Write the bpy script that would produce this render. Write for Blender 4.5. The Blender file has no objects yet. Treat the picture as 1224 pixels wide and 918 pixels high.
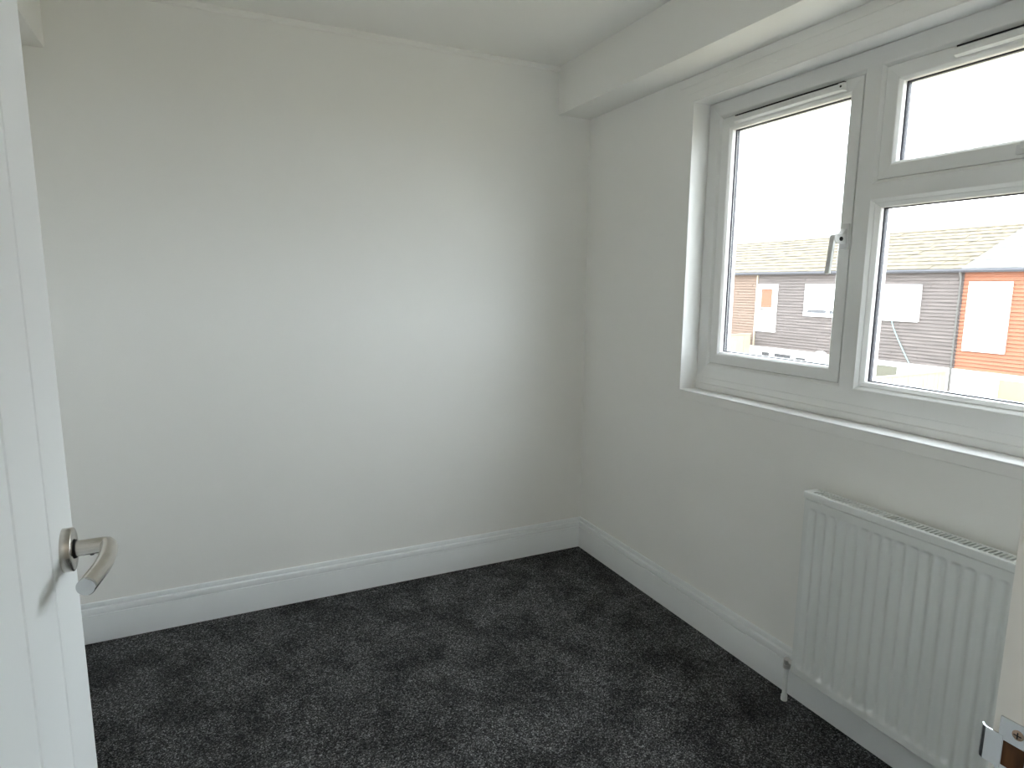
import bpy, bmesh, math, random
from mathutils import Vector, Matrix
random.seed(7)
sc = bpy.context.scene
COL = sc.collection

# ------------------------------------------------------------------ camera
cam_d = bpy.data.cameras.new('camera')
cam = bpy.data.objects.new('camera', cam_d)
COL.objects.link(cam)
sc.camera = cam
F_PX = 755.57
cam_d.sensor_fit = 'HORIZONTAL'
cam_d.sensor_width = 36.0
cam_d.lens = F_PX / 1224 * 36.0
cam_d.clip_start = 0.02
cam_d.clip_end = 500
PITCH, YAW, ROLL = math.radians(8.9325), math.radians(25.774), math.radians(0.4342)
CAM = Vector((-1.7479, -2.7633, 1.3882))
fw = Vector((math.sin(YAW) * math.cos(PITCH), math.cos(YAW) * math.cos(PITCH), -math.sin(PITCH)))
rt = Vector((math.cos(YAW), -math.sin(YAW), 0))
up = rt.cross(fw)
R2 = math.cos(ROLL) * rt + math.sin(ROLL) * up
U2 = -math.sin(ROLL) * rt + math.cos(ROLL) * up
m = Matrix((R2, U2, -fw)).transposed().to_4x4()
m.translation = CAM
cam.matrix_world = m

# ------------------------------------------------------------------ sky, exposure
world = bpy.data.worlds.new('overcast_sky')
sc.world = world
world.use_nodes = True
bg = world.node_tree.nodes['Background']
bg.inputs['Color'].default_value = (0.92, 0.985, 1.05, 1)
bg.inputs['Strength'].default_value = 1.0
sc.view_settings.view_transform = 'Standard'
sc.view_settings.look = 'None'
sc.view_settings.gamma = 1.0
sc.view_settings.use_curve_mapping = False
sc.view_settings.exposure = 3.47
sc.cycles.max_bounces = 14
sc.cycles.diffuse_bounces = 10
sc.cycles.transparent_max_bounces = 16

# ------------------------------------------------------------------ materials
def srgb(r, g, b):
    f = lambda c: (c / 255 / 12.92) if c / 255 <= 0.04045 else ((c / 255 + 0.055) / 1.055) ** 2.4
    return (f(r), f(g), f(b), 1)

def mat(name, col, rough=0.6, metal=0.0, var=0.0, scale=8.0, bump=0.0, bscale=200.0, spec=0.5, stretch=(1, 1, 1)):
    """A principled material with a noise-driven colour variation and a fine noise bump."""
    M = bpy.data.materials.new(name)
    M.use_nodes = True
    N, L = M.node_tree.nodes, M.node_tree.links
    P = N['Principled BSDF']
    P.inputs['Roughness'].default_value = rough
    P.inputs['Metallic'].default_value = metal
    P.inputs['Specular IOR Level'].default_value = spec
    tc = N.new('ShaderNodeTexCoord')
    mp = N.new('ShaderNodeMapping')
    mp.inputs['Scale'].default_value = stretch
    L.new(tc.outputs['Object'], mp.inputs['Vector'])
    n = N.new('ShaderNodeTexNoise')
    n.inputs['Scale'].default_value = scale
    n.inputs['Detail'].default_value = 4
    L.new(mp.outputs['Vector'], n.inputs['Vector'])
    cr = N.new('ShaderNodeValToRGB')
    c = Vector(col[:3])
    cr.color_ramp.elements[0].position = 0.3
    cr.color_ramp.elements[1].position = 0.7
    cr.color_ramp.elements[0].color = (*(c * (1 - var)), 1)
    cr.color_ramp.elements[1].color = (*(c * (1 + var)), 1)
    L.new(n.outputs['Fac'], cr.inputs['Fac'])
    L.new(cr.outputs['Color'], P.inputs['Base Color'])
    if bump:
        n2 = N.new('ShaderNodeTexNoise')
        n2.inputs['Scale'].default_value = bscale
        n2.inputs['Detail'].default_value = 3
        L.new(mp.outputs['Vector'], n2.inputs['Vector'])
        b = N.new('ShaderNodeBump')
        b.inputs['Strength'].default_value = bump
        b.inputs['Distance'].default_value = 0.002
        L.new(n2.outputs['Fac'], b.inputs['Height'])
        L.new(b.outputs['Normal'], P.inputs['Normal'])
    return M

M_WALL = mat('white_emulsion', (0.90, 0.893, 0.868, 1), 0.75, var=0.012, scale=2, bump=0.08, bscale=90, spec=0.3)
M_CEIL = mat('white_ceiling_paint', (0.90, 0.893, 0.868, 1), 0.85, var=0.012, scale=2, bump=0.1, bscale=90, spec=0.2)
M_GLOSS = mat('white_satin_wood', (0.84, 0.86, 0.87, 1), 0.38, var=0.01, scale=3, bump=0.02, bscale=60)
M_DOOR = mat('white_door_paint', (0.84, 0.86, 0.86, 1), 0.42, var=0.008, scale=3, bump=0.03, bscale=120)
M_PVC = mat('white_upvc', (0.83, 0.83, 0.82, 1), 0.32, var=0.006, scale=4)
M_RAD = mat('white_radiator_enamel', (0.80, 0.82, 0.81, 1), 0.35, var=0.006, scale=4)
M_DARK = mat('dark_gap', (0.015, 0.015, 0.017, 1), 0.8, var=0.1)
M_GASKET = mat('black_gasket', (0.02, 0.019, 0.03, 1), 0.5, var=0.1)
M_STEEL = mat('brushed_steel', (0.62, 0.59, 0.55, 1), 0.24, 1.0, var=0.06, scale=60, stretch=(1, 1, 6))
M_CHROME = mat('chrome', (0.56, 0.57, 0.58, 1), 0.2, 1.0, var=0.02)
M_BRASSY = mat('dull_screw_brass', (0.45, 0.33, 0.25, 1), 0.35, 1.0, var=0.1, scale=300)
M_RAWWOOD = mat('raw_wood', srgb(84, 54, 28), 0.8, var=0.45, scale=120, stretch=(1, 1, .25))
M_VALVE = mat('dull_nickel', (0.68, 0.67, 0.65, 1), 0.42, 1.0, var=0.05, scale=80)
M_HANDLE = mat('white_handle', (0.72, 0.72, 0.72, 1), 0.35, var=0.01)

def carpet():
    M = bpy.data.materials.new('charcoal_carpet')
    M.use_nodes = True
    N, L = M.node_tree.nodes, M.node_tree.links
    P = N['Principled BSDF']
    P.inputs['Roughness'].default_value = 0.95
    P.inputs['Specular IOR Level'].default_value = 0.1
    tc = N.new('ShaderNodeTexCoord')
    def noise(s, d=3, rough=0.5, dist=0.0):
        n = N.new('ShaderNodeTexNoise')
        n.inputs['Scale'].default_value = s
        n.inputs['Detail'].default_value = d
        n.inputs['Roughness'].default_value = rough
        n.inputs['Distortion'].default_value = dist
        L.new(tc.outputs['Object'], n.inputs['Vector'])
        return n
    def ramp(src, p0, c0, p1, c1):
        r = N.new('ShaderNodeValToRGB')
        r.color_ramp.elements[0].position = p0
        r.color_ramp.elements[1].position = p1
        r.color_ramp.elements[0].color = c0
        r.color_ramp.elements[1].color = c1
        L.new(src.outputs['Fac'], r.inputs['Fac'])
        return r
    vor = N.new('ShaderNodeTexVoronoi')              # one cell per tuft, each with its own yarn shade
    vor.inputs['Scale'].default_value = 300
    L.new(tc.outputs['Object'], vor.inputs['Vector'])
    sep = N.new('ShaderNodeSeparateColor')
    L.new(vor.outputs['Color'], sep.inputs['Color'])
    fleck = N.new('ShaderNodeValToRGB')
    cr = fleck.color_ramp
    cr.elements[0].position, cr.elements[0].color = 0.0, (0.014, 0.014, 0.0145, 1)
    cr.elements[1].position, cr.elements[1].color = 1.0, (0.30, 0.30, 0.305, 1)
    e1 = cr.elements.new(0.55)
    e1.color = (0.052, 0.052, 0.053, 1)
    e2 = cr.elements.new(0.86)
    e2.color = (0.135, 0.135, 0.138, 1)
    L.new(sep.outputs[0], fleck.inputs['Fac'])
    patch = ramp(noise(5.5, 6, 0.66, 0.25), 0.40, (0.60, 0.60, 0.60, 1), 0.57, (1.15, 1.15, 1.15, 1))
    mx = N.new('ShaderNodeMix')
    mx.data_type = 'RGBA'
    mx.blend_type = 'MULTIPLY'
    mx.inputs[0].default_value = 1.0
    L.new(fleck.outputs['Color'], mx.inputs[6])
    L.new(patch.outputs['Color'], mx.inputs[7])
    L.new(mx.outputs[2], P.inputs['Base Color'])
    b = N.new('ShaderNodeBump')
    b.inputs['Strength'].default_value = 0.7
    b.inputs['Distance'].default_value = 0.004
    b.invert = True
    L.new(vor.outputs['Distance'], b.inputs['Height'])
    L.new(b.outputs['Normal'], P.inputs['Normal'])
    return M
M_CARPET = carpet()

def glass():
    M = bpy.data.materials.new('clear_double_glazing')
    M.use_nodes = True
    N, L = M.node_tree.nodes, M.node_tree.links
    N.remove(N['Principled BSDF'])
    tr = N.new('ShaderNodeBsdfTransparent')
    tr.inputs['Color'].default_value = (0.95, 0.965, 0.96, 1)
    gl = N.new('ShaderNodeBsdfGlossy')
    gl.inputs['Roughness'].default_value = 0.02
    lw = N.new('ShaderNodeLayerWeight')          # Schlick reflection: 4 % head-on, rising towards grazing
    lw.inputs['Blend'].default_value = 0.5
    pw5 = N.new('ShaderNodeMath')
    pw5.operation = 'POWER'
    pw5.inputs[1].default_value = 5.0
    L.new(lw.outputs['Facing'], pw5.inputs[0])
    fr = N.new('ShaderNodeMath')
    fr.operation = 'MULTIPLY_ADD'
    fr.inputs[1].default_value = 0.9
    fr.inputs[2].default_value = 0.03
    L.new(pw5.outputs[0], fr.inputs[0])
    mx = N.new('ShaderNodeMixShader')
    L.new(fr.outputs[0], mx.inputs[0])
    L.new(tr.outputs[0], mx.inputs[1])
    L.new(gl.outputs[0], mx.inputs[2])
    L.new(mx.outputs[0], N['Material Output'].inputs['Surface'])
    return M
M_GLASS = glass()

# ------------------------------------------------------------------ mesh helpers
def link(name, bm, material, parent=None, smooth=False, bevel=0.0, seg=2):
    bmesh.ops.recalc_face_normals(bm, faces=bm.faces)
    if bevel:
        bmesh.ops.bevel(bm, geom=list(bm.edges), offset=bevel, segments=seg, affect='EDGES', profile=0.6, clamp_overlap=True)
    me = bpy.data.meshes.new(name)
    bm.to_mesh(me)
    bm.free()
    me.materials.append(material)
    if smooth:
        me.polygons.foreach_set('use_smooth', [True] * len(me.polygons))
        me.set_sharp_from_angle(angle=math.radians(38))
    o = bpy.data.objects.new(name, me)
    COL.objects.link(o)
    if parent:
        o.parent = parent
        o.matrix_parent_inverse = parent.matrix_world.inverted()
    return o

def empty(name, loc):
    o = bpy.data.objects.new(name, None)
    o.empty_display_size = 0.1
    COL.objects.link(o)
    o.location = loc
    o.matrix_world = Matrix.Translation(loc)
    return o

def tag(o, label, cat, kind=None, group=None):
    o['label'] = label
    o['category'] = cat
    if kind:
        o['kind'] = kind
    if group:
        o['group'] = group
    return o

def box(bm, x0, x1, y0, y1, z0, z1):
    v = [bm.verts.new((x, y, z)) for x in (min(x0, x1), max(x0, x1)) for y in (min(y0, y1), max(y0, y1)) for z in (min(z0, z1), max(z0, z1))]
    for f in ((0, 1, 3, 2), (4, 6, 7, 5), (0, 4, 5, 1), (2, 3, 7, 6), (0, 2, 6, 4), (1, 5, 7, 3)):
        bm.faces.new([v[i] for i in f])

def boxes(name, material, parent, *bs, bevel=0.0, seg=2):
    bm = bmesh.new()
    for b in bs:
        box(bm, *b)
    return link(name, bm, material, parent, bevel=bevel, seg=seg, smooth=bool(bevel))

def sweep(bm, pts, A, B):
    """Extrude a closed profile: pts -> A(p) at one end, B(p) at the other."""
    a = [bm.verts.new(A(p)) for p in pts]
    b = [bm.verts.new(B(p)) for p in pts]
    n = len(pts)
    for i in range(n):
        j = (i + 1) % n
        bm.faces.new((a[i], a[j], b[j], b[i]))
    bm.faces.new(a[::-1])
    bm.faces.new(b)

def ring(name, names, rect, prof, material, parent, gap=0.0, smooth=False):
    """Four mitred members around rect=(ya,yb,z0,z1) in a plane of constant x; prof = closed list of (inset, x)."""
    ya, yb, z0, z1 = rect
    def corner(k, p):
        i, x = p
        return [(x, ya - i, z0 + i), (x, yb + i, z0 + i), (x, yb + i, z1 - i), (x, ya - i, z1 - i)][k]
    out = []
    bm = bmesh.new() if names is None else None
    for k in range(4):
        b = bm or bmesh.new()
        c0, c1 = k, (k + 1) % 4
        d = Vector(corner(c1, (0, 0))) - Vector(corner(c0, (0, 0)))
        d.normalize()
        sweep(b, prof, lambda p: Vector(corner(c0, p)) + d * gap, lambda p: Vector(corner(c1, p)) - d * gap)
        if names is not None:
            out.append(link(names[k % 2], b, material, parent, smooth=smooth))
    if names is None:
        out = link(name, bm, material, parent, smooth=smooth)
    return out

def tube(bm, path, radii, seg=16, caps=True):
    path = [Vector(p) for p in path]
    if not hasattr(radii, '__len__'):
        radii = [radii] * len(path)
    rings = []
    prev = None
    for i, p in enumerate(path):
        t = (path[min(i + 1, len(path) - 1)] - path[max(i - 1, 0)]).normalized()
        if prev is None:
            ref = Vector((0, 0, 1)) if abs(t.z) < 0.9 else Vector((1, 0, 0))
            n1 = t.cross(ref).normalized()
        else:
            n1 = (prev - t * prev.dot(t)).normalized()
        prev = n1
        n2 = t.cross(n1)
        rings.append([bm.verts.new(p + radii[i] * (math.cos(a) * n1 + math.sin(a) * n2)) for a in (2 * math.pi * k / seg for k in range(seg))])
    for a, b in zip(rings, rings[1:]):
        for k in range(seg):
            bm.faces.new((a[k], a[(k + 1) % seg], b[(k + 1) % seg], b[k]))
    if caps:
        bm.faces.new(rings[0][::-1])
        bm.faces.new(rings[-1])

def lathe(bm, base, axis, prof, seg=32):
    """prof = list of (distance along the axis, radius)."""
    base, axis = Vector(base), Vector(axis).normalized()
    tube_path = []
    ref = Vector((0, 0, 1)) if abs(axis.z) < 0.9 else Vector((1, 0, 0))
    n1 = axis.cross(ref).normalized()
    n2 = axis.cross(n1)
    rings = []
    for t, r in prof:
        rings.append([bm.verts.new(base + axis * t + r * (math.cos(a) * n1 + math.sin(a) * n2)) for a in (2 * math.pi * k / seg for k in range(seg))])
    for a, b in zip(rings, rings[1:]):
        for k in range(seg):
            bm.faces.new((a[k], a[(k + 1) % seg], b[(k + 1) % seg], b[k]))
    bm.faces.new(rings[0][::-1])
    bm.faces.new(rings[-1])

# ------------------------------------------------------------------ room shell (corner of back and window wall = origin)
H = 2.40
XL = -2.29            # left wall
YF = -2.5308          # doorway wall, room side
WT = 0.10
WY0, WY1, WZ0, WZ1 = -0.7445, -2.36, 0.967, 2.0886     # window opening
DX0, DX1, DZ = -1.955, -1.195, 2.03                    # door opening in doorway wall

S = 'structure'
tag(boxes('floor', M_CARPET, None, (XL, 0, YF - 0.10, 0, -0.05, 0)), 'speckled charcoal grey carpet covering the bedroom floor', 'floor', S)
tag(boxes('ceiling', M_CEIL, None, (XL, 0.25, -4.0, 0.1, H, H + 0.1)), 'plain white painted ceiling of the room', 'ceiling', S)
tag(boxes('wall_back', M_WALL, None, (XL - 0.1, 0.25, 0, 0.1, -0.05, H)), 'white painted wall without window, facing the doorway', 'wall', S)
tag(boxes('wall_left', M_WALL, None, (XL - 0.1, XL, YF - WT, 0, -0.05, H)), 'white side wall behind the open door', 'wall', S)
tag(boxes('wall_right', M_WALL, None,
          (0, 0.25, WY0, 0, -0.05, H), (0, 0.25, -4.0, WY1, -0.05, H),
          (0, 0.25, WY1, WY0, -0.05, WZ0), (0, 0.25, WY1, WY0, WZ1, H)),
    'white painted wall holding the window and radiator', 'wall', S)
tag(boxes('wall_front', M_WALL, None,
          (XL, DX0, YF - WT, YF, -0.05, H), (DX1, 0, YF - WT, YF, -0.05, H), (DX0, DX1, YF - WT, YF, DZ, H)),
    'white partition wall with the door opening', 'wall', S)
tag(boxes('beam_right', M_WALL, None, (-0.18, 0, YF, 0, 2.185, H), bevel=0.004), 'white boxed-in beam running along the ceiling above the window', 'beam', S)
tag(boxes('beam_left', M_WALL, None, (XL, -2.187, YF, 0, 2.170, H), bevel=0.004), 'white boxed-in beam high up behind the open door', 'beam', S)
# landing behind the camera
tag(boxes('floor_landing', M_CARPET, None, (-3.2, 0, -4.0, YF - WT, -0.05, 0)), 'charcoal carpet on the landing outside the door', 'floor', S)
tag(boxes('wall_landing', M_WALL, None, (-3.3, 0.25, -4.1, -4.0, -0.05, H), (-3.3, -3.2, -4.0, YF - WT, -0.05, H),
          (-3.3, XL, YF - WT, YF, -0.05, H), ), 'white walls of the landing outside the door', 'wall', S)
tag(boxes('ceiling_landing', M_CEIL, None, (-3.3, XL, -4.1, YF, H, H + 0.1)), 'white ceiling over the landing', 'ceiling', S)

M_FILL_GLOW = bpy.data.materials.new('fill_lamp_glow')  # glow of the added fill lamp
M_FILL_GLOW.use_nodes = True
nt = M_FILL_GLOW.node_tree
nt.nodes.remove(nt.nodes['Principled BSDF'])
em = nt.nodes.new('ShaderNodeEmission')
em.inputs['Color'].default_value = (1.0, 0.93, 0.80, 1)
em.inputs['Strength'].default_value = 1.7
nt.links.new(em.outputs[0], nt.nodes['Material Output'].inputs['Surface'])
lamp = tag(empty('fill_lamp', (-2.05, -3.45, H)), 'added unseen globe lamp on the landing ceiling, brightening the door jamb', 'lamp')  # unseen lamp added behind the camera to lift the dark door jamb
bm = bmesh.new()
lathe(bm, (-2.05, -3.45, H), (0, 0, -1), [(0, 0.05), (0.018, 0.048), (0.03, 0.02), (0.045, 0.018)], 24)
link('fill_lamp_rose', bm, M_PVC, lamp, smooth=True)
bm = bmesh.new()
lathe(bm, (-2.05, -3.45, H - 0.044), (0, 0, -1), [(0.09 - 0.09 * math.cos(a), max(0.012, 0.09 * math.sin(a))) for a in (math.pi * k / 14 for k in range(15))], 24)
link('globe', bm, M_FILL_GLOW, lamp, smooth=True)

# skirting: profile (projection from wall, height)
SK = [(0, 0.0), (0.018, 0.0), (0.018, 0.1105), (0.0174, 0.1122), (0.0130, 0.1126), (0.0130, 0.1142), (0.0165, 0.1150),
      (0.0170, 0.122), (0.0165, 0.130), (0.0145, 0.1365), (0.0115, 0.1380), (0.0035, 0.1384), (0.0035, 0.1428), (0.0075, 0.1440), (0.0073, 0.1550), (0.0055, 0.1585), (0, 0.1595)]
def skirting(name, A, B, label):
    bm = bmesh.new()
    sweep(bm, SK, A, B)
    return tag(link(name, bm, M_GLOSS, smooth=True), label, 'skirting board', S)
skirting('baseboard_back', lambda p: (XL, -p[0], p[1]), lambda p: (-p[0], -p[0], p[1]), 'white moulded skirting board along the windowless wall')
skirting('baseboard_right', lambda p: (-p[0], -p[0], p[1]), lambda p: (-p[0], YF, p[1]), 'white moulded skirting board passing behind the radiator')
skirting('baseboard_left', lambda p: (XL + p[0], 0 - p[0], p[1]), lambda p: (XL + p[0], YF, p[1]), 'white moulded skirting board behind the open door')

# narrow strip between back wall and ceiling
bm = bmesh.new()
prof = [(0, 2.3785), (0.007, 2.379), (0.011, 2.383), (0.012, 2.392), (0.010, 2.4), (0, 2.4)]
sweep(bm, prof, lambda p: (-2.187, -p[0], p[1]), lambda p: (-0.18, -p[0], p[1]))
tag(link('trim_1', bm, M_CEIL, smooth=True), 'slim white bead where the windowless wall meets the ceiling', 'trim', S)

# plaster banding around the window and the thin corner bead
e = 0.003
ring('trim_2', None, (WY0, WY1, WZ0, WZ1), [(-0.036, 0), (-0.034, -e), (0, -e), (0, 0)], M_WALL, None)
o = bpy.data.objects['trim_2']
tag(o, 'flat white plaster band framing the window opening', 'trim', S)
o = ring('trim_3', None, (WY0, WY1, WZ0, WZ1), [(-0.0045, -e), (-0.0035, -0.005), (0.0, -0.0055), (0.0015, -0.004), (0.0015, 0.078), (0, 0.078), (0, -e)], M_PVC, None)
tag(o, 'thin glossy white lining around the window reveal', 'trim', S)
bm = bmesh.new()
box(bm, -e, 0, -0.66, YF, WZ1 + 0.065, WZ1 + 0.094)
tag(link('trim_4', bm, M_WALL), 'flat white plaster strip between the window and the beam', 'trim', S)

# ------------------------------------------------------------------ window
win = tag(empty('window_1', (0.10, -1.55, 1.0)), 'white plastic casement window with an opening side light and top vent', 'window', S)
FX = 0.08
FZ0, FZ1 = 1.019, WZ1 - 0.003
FY0, FY1 = WY0 - 0.0015, WY1 + 0.0015
ring('f', ('frame_rail', 'frame_stile'), (FY0, FY1, FZ0, FZ1),
     [(0, 0.15), (0, FX), (0.050, FX), (0.053, FX + 0.001), (0.0605, FX + 0.008), (0.062, FX + 0.011), (0.062, 0.15)], M_PVC, win, gap=0.00025)
# cill add-on profile under the frame
bm = bmesh.new()
prof = [(FX + 0.001, FZ0 - 0.0008), (FX + 0.001, 0.996), (FX + 0.0, 0.994), (FX - 0.003, 0.992), (FX - 0.003, 0.970), (FX - 0.001, 0.9685), (0.20, 0.9685), (0.20, FZ0 - 0.0008)]
sweep(bm, prof, lambda p: (p[0], FY0, p[1]), lambda p: (p[0], FY1, p[1]))
link('cill_profile', bm, M_PVC, win)
# mullion and transom with arrow-shaped welded ends, their face a hair proud of the frame
MY0, MY1 = -1.397, -1.466        # mullion
TZ0, TZ1 = 1.640, 1.705          # transom
RI = FY1 + 0.062                 # inner edge of right frame member
def bar(name, face, base, x0, dx):
    """face: outline (y,z) in the front plane, base: the same corners where the bevel ends."""
    bm = bmesh.new()
    a = [bm.verts.new((x0, *q)) for q in face]
    b = [bm.verts.new((x0 + dx, *q)) for q in base]
    c = [bm.verts.new((0.15, *q)) for q in base]
    n = len(face)
    bm.faces.new(a)
    for i in range(n):
        j = (i + 1) % n
        bm.faces.new((a[i], a[j], b[j], b[i]))
        bm.faces.new((b[i], b[j], c[j], c[i]))
    bm.faces.new(c[::-1])
    return link(name, bm, M_PVC, win)
zb, zt = FZ0 + 0.062, FZ1 - 0.062
mc = (MY0 + MY1) / 2
bv = 0.010
bar('mullion', [(MY0 - bv, zb - bv), (mc, zb - 0.034), (MY1 + bv, zb - bv), (MY1 + bv, zt + bv), (mc, zt + 0.034), (MY0 - bv, zt + bv)],
    [(MY0, zb), (mc, zb - 0.034), (MY1, zb), (MY1, zt), (mc, zt + 0.034), (MY0, zt)], FX - 0.0005, 0.009)
tcz = (TZ0 + TZ1) / 2
bar('transom', [(MY1 + bv, TZ0 + bv), (RI - bv, TZ0 + bv), (RI - 0.034, tcz), (RI - bv, TZ1 - bv), (MY1 + bv, TZ1 - bv), (MY1 + 0.034, tcz)],
    [(MY1, TZ0), (RI, TZ0), (RI - 0.034, tcz), (RI, TZ1), (MY1, TZ1), (MY1 + 0.034, tcz)], FX - 0.001, 0.009)

GX = 0.117
def pane(parent, rect):
    ya, yb, z0, z1 = rect
    boxes('glass_pane', M_GLASS, parent, (GX, GX + 0.004, ya + 0.004, yb - 0.004, z0 - 0.004, z1 + 0.004))
    ring('gasket', None, rect, [(-0.004, GX - 0.003), (0.0, GX - 0.006), (0.0030, GX - 0.004), (0.0036, GX - 0.001), (-0.004, GX - 0.0005)], M_GASKET, parent)
    ring('spacer_bar', None, rect, [(-0.004, GX + 0.0045), (0.0012, GX + 0.0045), (0.0012, GX + 0.014), (-0.004, GX + 0.014)], M_GASKET, parent)

def sash(rect, label):
    ya, yb, z0, z1 = rect
    s = bpy.data.objects.new('sash', None)
    COL.objects.link(s)
    s.parent = win
    s.matrix_parent_inverse = win.matrix_world.inverted()
    s['label'] = label
    sx = FX + 0.006
    g = 0.0015
    r = (ya - g, yb + g, z0 + g, z1 - g)
    prof = [(0, 0.148), (0, sx + 0.001), (0.001, sx), (0.036, sx), (0.039, sx + 0.001), (0.0455, sx + 0.008), (0.047, sx + 0.011), (0.047, 0.148)]
    for o in ring('s', ('sash_rail', 'sash_stile'), r, prof, M_PVC, s, gap=0.0002):
        pass
    i = 0.047 + g
    pane(s, (ya - i, yb + i, z0 + i, z1 - i))
    return s, sx
LS = (FY0 - 0.062, MY0, zb, zt)
RS = (MY1, RI, TZ1, zt)
s1, SX = sash(LS, 'tall side-hung opening light')
s2, SX = sash(RS, 'wide top-hung vent light')

# fixed light: bead + glass
fx = bpy.data.objects.new('fixed_light', None)
COL.objects.link(fx)
fx.parent = win
fx.matrix_parent_inverse = win.matrix_world.inverted()
fr = (MY1, RI, zb, TZ0)
ring('b', ('glazing_bead', 'glazing_bead'), fr, [(0, 0.148), (0, FX + 0.009), (0.002, FX + 0.009), (0.013, FX + 0.017), (0.015, FX + 0.021), (0.015, 0.148)], M_PVC, fx, gap=0.0003)
pane(fx, (MY1 - 0.015, RI + 0.015, zb + 0.015, TZ0 - 0.015))

# trickle vents on the two sash heads
def trickle(parent, y0, y1, ztop, hole):
    z1, z0 = ztop, ztop - 0.027
    bm = bmesh.new()
    prof = [(SX, z0), (SX - 0.004, z0), (SX - 0.013, z0 + 0.005), (SX - 0.014, z1 - 0.008), (SX - 0.010, z1 - 0.003), (SX, z1 - 0.002)]
    sweep(bm, prof, lambda p: (p[0], y0, p[1]), lambda p: (p[0], y1, p[1]))
    v = link('trickle_vent', bm, M_PVC, parent)
    boxes('vent_slot', M_DARK, parent, (SX - 0.011, SX - 0.0005, y0 - 0.004, y1 + 0.004, z1 - 0.0025, z1 + 0.0015))
    if hole:
        boxes('vent_cap', M_PVC, parent, (SX - 0.0155, SX, y1 - 0.001, y1 + 0.020, z0 + 0.002, z1 - 0.003), bevel=0.0015)
        bm = bmesh.new()
        lathe(bm, (SX - 0.0152, y1 + 0.010, (z0 + z1) / 2), (-1, 0, 0), [(0, 0.0035), (0.0008, 0.0035)], 12)
        link('vent_screw', bm, M_DARK, parent)
    return v
trickle(s1, -0.880, -1.338, zt - 0.006, True)
trickle(s2, -1.660, -2.110, zt - 0.006, False)

# handle of the side light: plate, neck, blade hanging down, black lock button
hy = -1.380
hz = 1.545
h = bpy.data.objects.new('window_handle', None)
COL.objects.link(h)
h.parent = win
h.matrix_parent_inverse = win.matrix_world.inverted()
h['label'] = 'white cranked handle with a black lock button'
boxes('handle_plate', M_HANDLE, h, (SX - 0.010, SX + 0.0005, hy - 0.013, hy + 0.013, hz - 0.040, hz + 0.040), bevel=0.003)
bm = bmesh.new()
prof = [(SX - 0.009, hz + 0.024), (SX - 0.014, hz + 0.024), (SX - 0.030, hz + 0.008), (SX - 0.058, hz + 0.006), (SX - 0.064, hz + 0.001), (SX - 0.063, hz - 0.012), (SX - 0.054, hz - 0.020),
        (SX - 0.040, hz - 0.022), (SX - 0.009, hz - 0.022)]
sweep(bm, prof, lambda p: (p[0], hy + 0.010, p[1]), lambda p: (p[0], hy - 0.010, p[1]))
link('handle_neck', bm, M_HANDLE, h, bevel=0.002, smooth=True)
bm = bmesh.new()
prof = [(SX - 0.064, hz + 0.002), (SX - 0.053, hz + 0.002), (SX - 0.066, hz - 0.116), (SX - 0.076, hz - 0.115)]
sweep(bm, prof, lambda p: (p[0], hy + 0.0080, p[1]), lambda p: (p[0], hy - 0.0080, p[1]))
link('handle_blade', bm, M_HANDLE, h, bevel=0.002, smooth=True)
bm = bmesh.new()
lathe(bm, (SX - 0.036, hy - 0.009, hz - 0.008), (0, -1, 0), [(0, 0.0065), (0.004, 0.0065), (0.005, 0.0055)], 18)
link('lock_button', bm, M_DARK, h)
# handle of the top vent
h = bpy.data.objects.new('window_handle', None)
COL.objects.link(h)
h.parent = win
h.matrix_parent_inverse = win.matrix_world.inverted()
vy, vz = -1.872, TZ1 + 0.021
boxes('handle_plate', M_HANDLE, h, (SX - 0.010, SX + 0.0005, vy - 0.040, vy + 0.040, vz - 0.012, vz + 0.012), bevel=0.003)
boxes('handle_neck', M_HANDLE, h, (SX - 0.050, SX - 0.009, vy - 0.022, vy + 0.008, vz - 0.009, vz + 0.009), bevel=0.003)
boxes('handle_blade', M_HANDLE, h, (SX - 0.062, SX - 0.046, vy - 0.135, vy + 0.006, vz - 0.009, vz + 0.009), bevel=0.003)

# ------------------------------------------------------------------ door (open at right angles, hinged at the doorway)
DFX = -1.918          # face towards the opening
DE = -1.827           # free edge
DH = -2.517           # hinge edge
DTH = 0.036
door = tag(empty('door_1', (DFX - DTH / 2, DH, 0.0)), 'white boarded door standing open with a steel lever handle', 'door', S)
boxes('core', M_DOOR, door, (DFX - DTH + 0.006, DFX - 0.006, DH, DE, 0.008, 1.986))
pw = 0.122
yb = DE
while yb > DH + 0.01:
    y1 = max(yb - pw, DH)
    for x0, x1, sgn in ((DFX - 0.006, DFX, 1), (DFX - DTH, DFX - DTH + 0.006, -1)):
        bm = bmesh.new()
        c = 0.0035
        xf = x1 if sgn > 0 else x0
        xb = x0 if sgn > 0 else x1
        gl = 0 if abs(yb - DE) < 1e-6 else 0.0006
        prof = [(xb, yb - gl), (xf - sgn * c, yb - gl), (xf, yb - gl - c), (xf, y1 + c + 0.0006), (xf - sgn * c, y1 + 0.0006), (xb, y1 + 0.0006)]
        if gl == 0:
            prof = [(xb, yb), (xf - sgn * 0.0015, yb), (xf, yb - 0.0015), (xf, y1 + c + 0.0006), (xf - sgn * c, y1 + 0.0006), (xb, y1 + 0.0006)]
        sweep(bm, prof, lambda p: (p[0], p[1], 0.008), lambda p: (p[0], p[1], 1.986))
        link('plank', bm, M_DOOR, door)
    yb = y1
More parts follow.
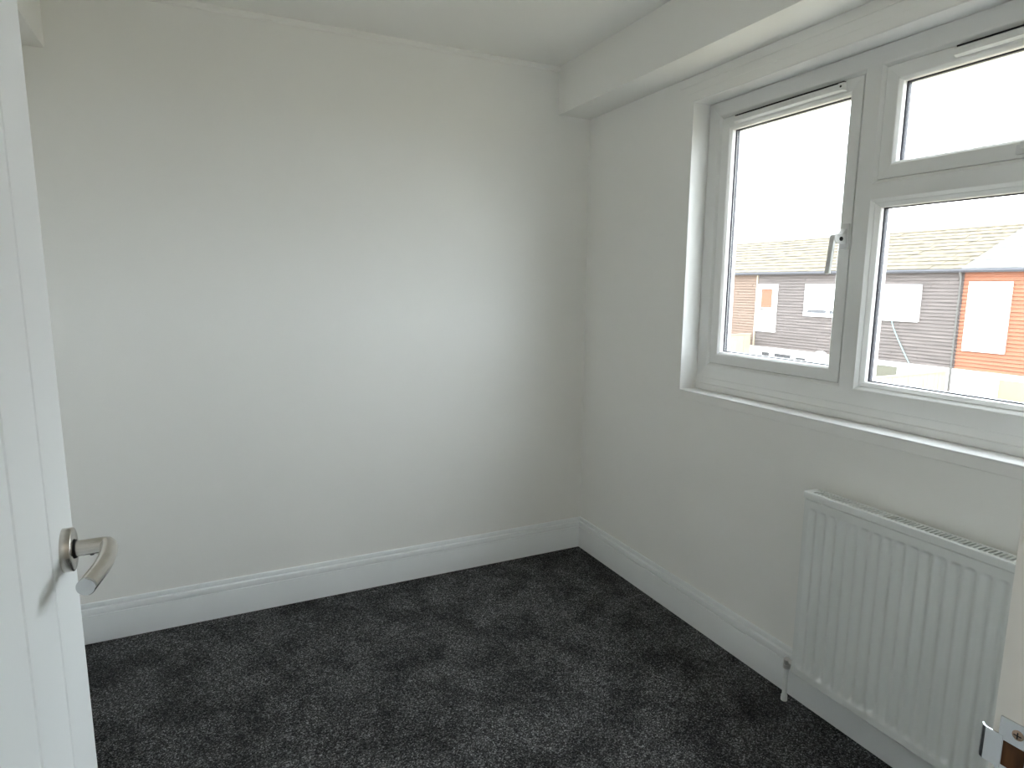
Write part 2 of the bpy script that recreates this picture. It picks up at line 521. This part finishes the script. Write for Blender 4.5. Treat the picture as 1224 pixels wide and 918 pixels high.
# lever handles on both faces
HZ, HY = 1.071, -1.889
for sgn, fx0 in ((1, DFX), (-1, DFX - DTH)):
    hd = bpy.data.objects.new('lever_handle', None)
    COL.objects.link(hd)
    hd.parent = door
    hd.matrix_parent_inverse = door.matrix_world.inverted()
    hd['label'] = 'brushed steel lever on a round rose'
    bm = bmesh.new()
    lathe(bm, (fx0, HY, HZ), (sgn, 0, 0), [(0, 0.0260), (0.0095, 0.0260), (0.0105, 0.0256), (0.0110, 0.0248), (0.0110, 0.0120), (0.0100, 0.0115)], 48)
    link('rose', bm, M_STEEL, hd, smooth=True)
    bm = bmesh.new()
    r = 0.0094
    tube(bm, [(fx0 + sgn * 0.007, HY, HZ), (fx0 + sgn * 0.0130, HY, HZ)], 0.0112, 24)
    link('collar', bm, M_DARK, hd, smooth=True)
    bm = bmesh.new()
    # neck out of the rose, mitred bend, gently curved grip towards the hinge
    L0 = 0.0455
    path = [(fx0 + sgn * 0.009, HY, HZ), (fx0 + sgn * (L0 - 0.0055), HY + 0.0008, HZ), (fx0 + sgn * (L0 - 0.0012), HY - 0.0006, HZ), (fx0 + sgn * (L0 + 0.0008), HY - 0.0055, HZ)]
    n = 14
    for i in range(1, n + 1):
        t = i / n
        path.append((fx0 + sgn * (L0 + 0.0012 + 0.006 * math.sin(math.pi * t) * (1 - 0.4 * t) - 0.0075 * t), HY - 0.0055 - 0.109 * t, HZ - 0.001 * t))
    tube(bm, path, r, 24)
    gp = link('grip', bm, M_STEEL, hd, smooth=True)
    end = Vector(path[-1])
    d = (end - Vector(path[-2])).normalized()
    bm = bmesh.new()
    lathe(bm, end, d, [(0, 0.0092), (0.0004, 0.0086), (0.0006, 0.0094), (0.0035, 0.0094), (0.0042, 0.0088)], 32)
    link('end_cap', bm, M_CHROME, hd, smooth=True)
    bm = bmesh.new()
    lathe(bm, (fx0 + sgn * 0.028, HY, HZ - 0.0094), (0, 0, -1), [(0, 0.0022), (0.0012, 0.0022)], 10)
    link('grub_screw', bm, M_DARK, hd)
# latch face on the door edge and hinges
boxes('latch_plate', M_STEEL, door, (DFX - DTH / 2 - 0.011, DFX - DTH / 2 + 0.011, DE - 0.001, DE + 0.0008, HZ - 0.03, HZ + 0.03))
for z in (0.25, 1.75):
    bm = bmesh.new()
    tube(bm, [(DFX + 0.004, DH - 0.006, z - 0.038), (DFX + 0.004, DH - 0.006, z + 0.038)], 0.005, 12)
    link('hinge', bm, M_STEEL, door, smooth=True)

# door lining around the opening, with the strike plate on the latch side
XJ = -1.227
lin = tag(empty('trim_5', (XJ, YF, 0)), 'off-white door lining with a metal strike plate', 'door frame', S)
boxes('jamb', M_WALL, lin, (XJ, DX1, YF, YF - WT, 0, DZ), bevel=0.002)
boxes('jamb', M_WALL, lin, (DX0, DX0 + 0.032, YF, YF - WT, 0, DZ), bevel=0.002)
boxes('head', M_WALL, lin, (DX0 + 0.032, XJ, YF, YF - WT, DZ - 0.032, DZ), bevel=0.002)
boxes('door_stop', M_WALL, lin, (XJ - 0.012, XJ, YF - 0.040, YF - 0.075, 0, DZ - 0.032), bevel=0.001)
boxes('architrave', M_GLOSS, lin, (DX1 + 0.004, DX1 + 0.060, YF, YF + 0.012, 0, DZ + 0.03), bevel=0.003)
boxes('architrave', M_GLOSS, lin, (DX0 - 0.060, DX0 - 0.004, YF, YF + 0.012, 0, DZ + 0.03), bevel=0.003)
sp = bpy.data.objects.new('strike_plate', None)
COL.objects.link(sp)
sp.parent = lin
sp.matrix_parent_inverse = lin.matrix_world.inverted()
sp['label'] = 'polished metal strike plate with a curled lip'
PX = XJ - 0.0012
py0, py1 = YF - 0.0052, YF - 0.0290
pz0, pz1 = 1.0145, 1.0715
hz0, hz1 = 1.0335, 1.0535
hy0, hy1 = py0 - 0.0035, py0 - 0.0180
boxes('plate', M_CHROME, sp, (PX, XJ, py0, py1, hz1, pz1), (PX, XJ, py0, py1, pz0, hz0), (PX, XJ, py0 - 0.003, hy0, hz0, hz1), (PX, XJ, hy1, py1, hz0, hz1))
boxes('latch_hole', M_RAWWOOD, sp, (XJ - 0.0004, XJ + 0.004, hy0, hy1, hz0, hz1))
bm = bmesh.new()
lp = [(XJ - 0.00135, py0 - 0.003), (XJ - 0.00135, YF + 0.0035), (XJ - 0.0002, YF + 0.0060), (XJ + 0.0025, YF + 0.0078), (XJ + 0.0032, YF + 0.0070), (XJ + 0.0008, YF + 0.0050), (XJ - 0.0001, YF + 0.003), (XJ - 0.0001, py0 - 0.003)]
sweep(bm, lp, lambda p: (p[0], p[1], 1.0300), lambda p: (p[0], p[1], 1.0565))
link('lip', bm, M_CHROME, sp)
for z in (pz1 - 0.0085, pz0 + 0.0085):
    bm = bmesh.new()
    lathe(bm, (PX, py0 - 0.012, z), (-1, 0, 0), [(-0.0005, 0.0040), (0.0003, 0.0038), (0.0007, 0.0025)], 20)
    s = link('screw', bm, M_BRASSY, sp, smooth=True)
    c = boxes('screw_slot', M_DARK, sp, (PX - 0.0009, PX - 0.0006, py0 - 0.0145, py0 - 0.0095, z - 0.0004, z + 0.0004), (PX - 0.0009, PX - 0.0006, py0 - 0.0124, py0 - 0.0116, z - 0.0025, z + 0.0025))

# ------------------------------------------------------------------ radiator
RY0, RY1 = -1.445, -2.155
RZ0, RZ1 = 0.137, 0.7555
RXF, RXB = -0.089, -0.031
rad = tag(empty('radiator', (-0.06, (RY0 + RY1) / 2, RZ0)), 'white ribbed panel radiator fixed to the wall under the window', 'radiator')
# ribbed front panel as a height field
bm = bmesh.new()
pitch, nfl = 0.0350, 19
y_first = -1.4800
ys = []
def sstep(a, b, x):
    t = min(max((x - a) / (b - a), 0), 1)
    return t * t * (3 - 2 * t)
ys = [RY0 - 0.004]
for k in range(nfl):
    c = y_first - pitch * k
    for d in (0.0170, 0.0145, 0.0120, 0.0095, 0.0070, 0.0040, 0, -0.0040, -0.0070, -0.0095, -0.0120, -0.0145, -0.0170):
        ys.append(c + d)
ys.append(RY1 + 0.004)
PZ0, PZ1 = RZ0 + 0.001, RZ1 - 0.022
zs = [PZ0, PZ0 + 0.003, 0.158, 0.162, 0.166, 0.171, 0.176, 0.182, 0.20, 0.45, 0.66, 0.690, 0.6965, 0.700, 0.703, 0.706, 0.709, 0.713, PZ1 - 0.003, PZ1]
def depth(y, z):
    k = round((y_first - y) / pitch)
    if 0 <= k < nfl:
        d = abs(y - (y_first - pitch * k))
        g = 0.5 + 0.5 * math.cos(2 * math.pi * d / pitch)
    else:
        g = 0
    e1 = sstep(0.160, 0.177, z) * (1 - sstep(0.6965, 0.709, z))
    return 0.0085 * g * e1
grid = []
for z in zs:
    row = []
    for y in ys:
        x = RXF + depth(y, z)
        if z in (zs[0], zs[-1]):
            x += 0.003
        row.append(bm.verts.new((x, y, z)))
    grid.append(row)
for a, b in zip(grid, grid[1:]):
    for i in range(len(ys) - 1):
        bm.faces.new((a[i], a[i + 1], b[i + 1], b[i]))
# back of the sheet
bk = [bm.verts.new((RXF + 0.012, y, z)) for y, z in ((ys[0], zs[0]), (ys[-1], zs[0]), (ys[-1], zs[-1]), (ys[0], zs[-1]))]
bm.faces.new(bk)
bm.faces.new([r[0] for r in grid] + [bk[3], bk[0]])
bm.faces.new([r[-1] for r in grid] + [bk[2], bk[1]])
bm.faces.new(grid[0] + [bk[1], bk[0]])
bm.faces.new(grid[-1] + [bk[2], bk[3]])
link('front_panel', bm, M_RAD, rad, smooth=True)
boxes('convector', M_RAD, rad, (RXF + 0.0135, RXB - 0.0045, RY0 - 0.012, RY1 + 0.012, RZ0 + 0.02, RZ1 - 0.16))
boxes('back_panel', M_RAD, rad, (RXB - 0.004, RXB - 0.001, RY0 - 0.004, RY1 + 0.004, RZ0, RZ1 - 0.010))
for y, n in ((RY0, -1), (RY1, 1)):
    boxes('side_panel', M_RAD, rad, (RXF + 0.004, RXB, y, y + n * 0.0022, RZ0 - 0.001, RZ1 - 0.006), bevel=0.0008)
# top grille: front lip, back rail, ends and slats
bm = bmesh.new()
prof = [(RXF - 0.0010, RZ1 - 0.0205), (RXF - 0.0010, RZ1 - 0.0016), (RXF + 0.0002, RZ1), (RXF + 0.0125, RZ1), (RXF + 0.0125, RZ1 - 0.003), (RXF + 0.0012, RZ1 - 0.004), (RXF + 0.0012, RZ1 - 0.0205)]
sweep(bm, prof, lambda p: (p[0], RY0 + 0.001, p[1]), lambda p: (p[0], RY1 - 0.001, p[1]))
link('grille_lip', bm, M_RAD, rad)
boxes('grille_rail', M_RAD, rad, (RXB - 0.010, RXB, RY0 + 0.001, RY1 - 0.001, RZ1 - 0.012, RZ1), bevel=0.001)
boxes('grille_end', M_RAD, rad, (RXF + 0.0125, RXB - 0.010, RY0 + 0.001, RY0 - 0.021, RZ1 - 0.0035, RZ1))
boxes('grille_end', M_RAD, rad, (RXF + 0.0125, RXB - 0.010, RY1 - 0.001, RY1 + 0.021, RZ1 - 0.0035, RZ1))
bm = bmesh.new()
y = RY0 - 0.021 - 0.0075
while y > RY1 + 0.026:
    box(bm, RXF + 0.0125, RXB - 0.010, y, y - 0.0048, RZ1 - 0.0018, RZ1 - 0.0004)
    y -= 0.0117
o = link('grille_slats', bm, M_RAD, rad)
o['kind'] = 'stuff'
for y in (RY0 - 0.10, RY1 + 0.10):
    boxes('wall_bracket', M_RAD, rad, (RXB - 0.002, -0.0001, y - 0.015, y + 0.015, RZ0 + 0.06, RZ1 - 0.08))
# lockshield valve and pipe dropping into the floor
vx, vy = -0.0555, -1.4045
vl = tag(empty('radiator_valve', (vx, vy, 0.0)), 'chrome radiator valve on a white pipe rising from the carpet', 'valve')
bm = bmesh.new()
lathe(bm, (vx, vy, 0.118), (0, 0, 1), [(0, 0.0105), (0.001, 0.0115), (0.013, 0.0115), (0.014, 0.0095), (0.019, 0.0090), (0.020, 0.0108), (0.032, 0.0108), (0.034, 0.008), (0.036, 0.007)], 18)
link('body', bm, M_VALVE, vl, smooth=True)
bm = bmesh.new()
lathe(bm, (vx, vy, 0.147), (0, -1, 0), [(0, 0.006), (0.016, 0.006), (0.016, 0.0105), (0.027, 0.0105), (0.028, 0.0085), (0.0395, 0.0085)], 6)
link('union_nut', bm, M_VALVE, vl)
bm = bmesh.new()
tube(bm, [(vx, vy, 0.012), (vx, vy, 0.119)], 0.0078, 18)
link('pipe', bm, M_RAD, vl, smooth=True)
bm = bmesh.new()
lathe(bm, (vx, vy, 0.0), (0, 0, 1), [(0, 0.0105), (0.018, 0.0102), (0.021, 0.0092), (0.022, 0.0082)], 20)
link('floor_collar', bm, M_RAD, vl, smooth=True)

# ------------------------------------------------------------------ houses across the way
M_GREYCLAD = mat('weathered_grey_cladding', srgb(88, 80, 77), 0.85, var=0.28, scale=3.0, stretch=(1, 0.5, 9))
M_BROWNCLAD = mat('brown_cladding', srgb(104, 86, 74), 0.8, var=0.22, scale=3.0, stretch=(1, 0.5, 9))
M_ORANGECLAD = mat('orange_cladding', srgb(130, 82, 60), 0.8, var=0.15, scale=3.0, stretch=(1, 0.5, 9))
M_TILE = mat('buff_roof_tiles', srgb(86, 77, 62), 0.85, var=0.38, scale=6, stretch=(1, 1, 1))
M_TILEPALE = mat('pale_roof_tiles', srgb(112, 111, 109), 0.8, var=0.06, scale=4)
M_GUTTER = mat('dark_grey_gutter', srgb(70, 70, 76), 0.5, var=0.08)
M_PIPE = mat('grey_downpipe', srgb(88, 86, 84), 0.5, var=0.08)
M_RENDER = mat('white_render', (0.78, 0.76, 0.72, 1), 0.9, var=0.05, scale=2)
M_BLIND = mat('white_blind', (0.82, 0.82, 0.80, 1), 0.8, var=0.02)
M_PANE = mat('dark_house_glass', (0.07, 0.07, 0.075, 1), 0.25, var=0.1, spec=0.25)
M_CURTAIN = mat('orange_curtain', srgb(138, 82, 64), 0.9, var=0.2, scale=6, stretch=(1, 5, 1))
M_GREENISH = mat('grey_green_interior', srgb(120, 138, 130), 0.6, var=0.2, scale=6)
M_PALEGREEN = mat('pale_grey_green_interior', srgb(165, 175, 168), 0.6, var=0.1, scale=6)
M_OLIVE = mat('olive_interior', srgb(88, 86, 74), 0.6, var=0.15, scale=3)
M_FENCE = mat('pale_larch_fence', srgb(158, 147, 128), 0.85, var=0.12, scale=4, stretch=(4, 4, 0.4))
M_ORDOOR = mat('orange_timber_door', srgb(142, 122, 98), 0.6, var=0.1, scale=4, stretch=(1, 5, 0.5))
M_GROUND = mat('grey_paving_ground', srgb(130, 120, 98), 0.9, var=0.15, scale=1.5)
M_HOSE = mat('turquoise_cable', srgb(120, 165, 165), 0.5, var=0.05)

HX = 15.0
EZ, CB, GZ = 1.84, -0.595, -2.7         # eaves, cladding foot, ground
RW, RZ = 2.5, 3.005                     # ridge offset and height
tag(boxes('ground', M_GROUND, None, (0.3, 60, -45, 60, GZ - 0.2, GZ)), 'grey paved ground between the room and the row of houses', 'ground', S)

def house(name, label, ya, yb, clad_mat, tile_mat):
    """A terrace house whose front is the plane x = HX between ya > yb."""
    h = tag(empty(name, (HX + 2.5, (ya + yb) / 2, GZ)), label, 'house')
    boxes('ground_floor_wall', M_RENDER, h, (HX + 0.03, HX + 5.0, ya, yb, GZ, CB))
    boxes('upper_wall', clad_mat, h, (HX + 0.03, HX + 5.0, ya, yb, CB, EZ))
    # lapped boards
    bm = bmesh.new()
    n = 27
    bh = (EZ - CB) / n
    for i in range(n):
        z = CB + i * bh
        y = ya
        while y > yb + 0.01:
            y2 = max(yb, y - random.uniform(1.6, 3.4))
            j = random.uniform(-0.003, 0.003)
            sweep(bm, [(HX + 0.031, z), (HX - 0.010 + j, z + 0.002), (HX + 0.020 + j, z + bh + 0.004), (HX + 0.031, z + bh + 0.004)],
                  lambda p: (p[0], y - 0.002, p[1]), lambda p: (p[0], y2 + 0.002, p[1]))
            y = y2
    o = link('cladding_boards', bm, clad_mat, h)
    o['kind'] = 'stuff'
    # roof deck + courses of tiles
    bm = bmesh.new()
    prof = [(HX - 0.15, EZ - 0.03), (HX - 0.15, EZ + 0.01), (HX + RW, RZ - 0.03), (HX + 2 * RW + 0.15, EZ + 0.01), (HX + 2 * RW + 0.15, EZ - 0.03)]
    sweep(bm, prof, lambda p: (p[0], ya, p[1]), lambda p: (p[0], yb, p[1]))
    rf = link('roof', bm, tile_mat, h)
    bm = bmesh.new()
    sl = math.hypot(RW + 0.15, RZ - EZ - 0.01)
    ux, uz = (RW + 0.15) / sl, (RZ - EZ) / sl
    nc = 11
    ch = sl / nc
    for i in range(nc):
        y = ya
        while y > yb + 0.02:
            y2 = max(yb, y - (0.15 if (i % 2 and y == ya) else 0.30))
            s0, s1 = i * ch, min((i + 1) * ch + 0.05, sl)
            l = random.uniform(-0.004, 0.006)
            q = [(s0, 0.012 + l), (s0, 0.030 + l), (s1, 0.013 + l), (s1, 0.0)]
            sweep(bm, [(HX - 0.16 + ux * s - uz * t, EZ + uz * s + ux * t) for s, t in q],
                  lambda p: (p[0], y - 0.003, p[1]), lambda p: (p[0], y2 + 0.003, p[1]))
            y = y2
    o = link('roof_tiles', bm, tile_mat, rf)
    o['kind'] = 'stuff'
    bm = bmesh.new()
    tube(bm, [(HX + RW, ya, RZ), (HX + RW, yb, RZ)], 0.055, 10)
    link('ridge_tiles', bm, tile_mat, rf, smooth=True)
    bm = bmesh.new()
    prof = [(HX - 0.19, EZ + 0.01), (HX - 0.19, EZ - 0.03), (HX - 0.16, EZ - 0.075), (HX - 0.11, EZ - 0.075), (HX - 0.08, EZ - 0.03), (HX - 0.08, EZ + 0.01)]
    sweep(bm, prof, lambda p: (p[0], ya, p[1]), lambda p: (p[0], yb, p[1]))
    link('gutter', bm, M_GUTTER, h)
    return h

def hwindow(h, ya, yb, z0, z1, lights, fw_=0.09):
    """White framed window; lights = list of (y from, y to, z from, z to, material) as panes."""
    w = bpy.data.objects.new('window', None)
    COL.objects.link(w)
    w.parent = h
    w.matrix_parent_inverse = h.matrix_world.inverted()
    ring('frame', None, (ya, yb, z0, z1), [(0, HX + 0.04), (0, HX - 0.05), (fw_, HX - 0.05), (fw_, HX + 0.04)], M_BLIND, w)
    for y0, y1, a, b, mt in lights:
        boxes('pane', mt, w, (HX - 0.02, HX + 0.02, y0 - 0.02, y1 + 0.02, a + 0.02, b - 0.02))
        ring('pane_frame', None, (y0, y1, a, b), [(0, HX + 0.02), (0, HX - 0.035), (0.04, HX - 0.035), (0.04, HX + 0.02)], M_BLIND, w)
    return w

YB1, YB2 = 13.04, 6.55
hA = house('terraced_house', 'terraced house with brown cladding beside the grey clad house', 20.0, YB1, M_BROWNCLAD, M_TILE)
hB = house('terraced_house', 'terraced house with weathered grey cladding and a wide white window', YB1, YB2, M_GREYCLAD, M_TILE)
hC = house('terraced_house', 'terraced house with bright orange cladding and pale roof tiles', YB2, -5.0, M_ORANGECLAD, M_TILEPALE)
# grey house windows
hwindow(hB, 13.0, 12.15, -0.09, 1.46, [(12.84, 12.30, 0.66, 1.36, M_CURTAIN), (12.84, 12.30, 0.32, 0.62, M_PALEGREEN), (12.84, 12.30, 0.04, 0.30, M_GREENISH)], 0.15)
hwindow(hB, 11.08, 7.54, 0.50, 1.47, [(11.0, 10.25, 0.76, 1.41, M_BLIND), (11.0, 10.25, 0.56, 0.74, M_PANE), (10.22, 9.45, 0.76, 1.41, M_BLIND),
                                      (10.22, 9.45, 0.56, 0.74, M_PANE), (9.42, 7.62, 0.56, 1.41, M_BLIND)])
hwindow(hB, 12.75, 10.7, -1.75, -0.66, [(12.66, 12.26, -1.16, -0.73, M_PANE), (12.14, 11.40, -0.93, -0.73, M_PANE), (12.14, 11.40, -1.20, -0.97, M_PANE), (11.3, 10.84, -1.24, -0.77, M_PANE)])
hwindow(hB, 9.0, 7.85, -1.7, -0.63, [(8.93, 8.65, -1.6, -0.69, M_PANE), (8.62, 7.92, -1.6, -0.69, M_OLIVE)])
hwindow(hC, 6.40, 5.48, -0.13, 1.54, [(6.32, 5.56, -0.06, 1.47, M_BLIND)])
hwindow(hC, 3.6, 1.2, 0.45, 1.5, [(3.52, 2.42, 0.52, 1.43, M_BLIND), (2.38, 1.28, 0.52, 1.43, M_BLIND)])
hwindow(hA, 17.5, 15.3, 0.45, 1.5, [(17.42, 16.42, 0.52, 1.43, M_BLIND), (16.38, 15.38, 0.52, 1.43, M_BLIND)])
# orange house front door
d = boxes('front_door', M_ORDOOR, hC, (HX - 0.03, HX + 0.04, 5.50, 4.70, GZ, -0.74))
boxes('door_surround', M_BLIND, hC, (HX - 0.04, HX + 0.03, 5.58, 5.505, GZ, -0.66), (HX - 0.04, HX + 0.03, 4.695, 4.62, GZ, -0.66), (HX - 0.04, HX + 0.03, 5.505, 4.695, -0.735, -0.66))
# downpipe between grey and orange house, corner strip between brown and grey
bm = bmesh.new()
tube(bm, [(HX - 0.14, YB2 + 0.045, EZ - 0.05), (HX - 0.05, YB2 + 0.045, EZ - 0.2), (HX - 0.05, YB2 + 0.045, GZ)], 0.026, 10)
link('downpipe', bm, M_PIPE, hB, smooth=True)
boxes('corner_strip', M_FENCE, hB, (HX - 0.03, HX + 0.02, YB1, YB1 - 0.05, CB, EZ - 0.08))

# satellite dish, hanging cable
dish = tag(empty('satellite_dish', (HX, 10.2, -0.72)), 'white satellite dish mounted low on the grey clad house', 'satellite dish')
ax = Vector((-0.85, -0.40, 0.30)).normalized()
cpt = Vector((HX - 0.22, 10.22, -0.70))
bm = bmesh.new()
lathe(bm, cpt, ax, [(-0.03, 0.012), (-0.028, 0.07), (-0.012, 0.14), (0.015, 0.20), (0.019, 0.20), (-0.006, 0.14), (-0.022, 0.07), (-0.024, 0.012)], 28)
link('reflector', bm, M_BLIND, dish, smooth=True)
bm = bmesh.new()
tube(bm, [cpt - ax * 0.03, cpt - ax * 0.08 + Vector((0.02, 0, -0.05)), (HX + 0.02, 10.22, -0.86)], 0.015, 8)
link('mount', bm, M_PIPE, dish, smooth=True)
bm = bmesh.new()
tube(bm, [cpt + Vector((0, 0, -0.17)), cpt + ax * 0.22 + Vector((0, 0, -0.10))], 0.010, 8)
tube(bm, [cpt + ax * 0.22 + Vector((0, 0, -0.10)), cpt + ax * 0.17 + Vector((0, 0, -0.06))], 0.022, 8)
link('feed_arm', bm, M_PIPE, dish, smooth=True)
bm = bmesh.new()
pts = []
for i in range(13):
    t = i / 12
    pts.append((HX - 0.06, 8.22 - 0.60 * t ** 1.4, 0.50 - 1.12 * t + 0.06 * math.sin(math.pi * t)))
tube(bm, pts, 0.012, 8)
link('cable', bm, M_HOSE, hB, smooth=True)['label'] = 'pale turquoise cable'

# garden fences running out from the house fronts, board by board
def fence(label, y, x0, x1, ztop, w=0.30):
    f = tag(empty('garden_fence', ((x0 + x1) / 2, y, GZ)), label, 'fence')
    n = max(1, round((x0 - x1) / w))
    bw = (x0 - x1) / n
    me = None
    for i in range(n):
        if me is None:
            o = boxes('board', M_FENCE, f, (x0 - bw + 0.006, x0, y - 0.012, y + 0.012, GZ, ztop))
            me = o
        else:
            c = me.copy()
            COL.objects.link(c)
            c.parent = f
            c.matrix_parent_inverse = f.matrix_world.inverted()
            c.location = (-i * bw, 0.004 * (i % 2), 0)
    boxes('cap_rail', M_FENCE, f, (x1, x0, y - 0.03, y + 0.03, ztop, ztop + 0.035))
    for i in range(int((x0 - x1) / 1.8) + 1):
        boxes('post', M_FENCE, f, (x0 - 0.1 - 1.8 * i, x0 - 1.8 * i, y + 0.02, y + 0.10, GZ, ztop - 0.02))
fence('pale timber garden fence by the downpipe of the grey clad house', YB2 + 0.12, HX - 0.10, 9.5, -0.70)
fence('pale timber garden fence at the foot of the brown clad house', YB1 + 0.05, HX - 0.10, 9.5, -0.22)
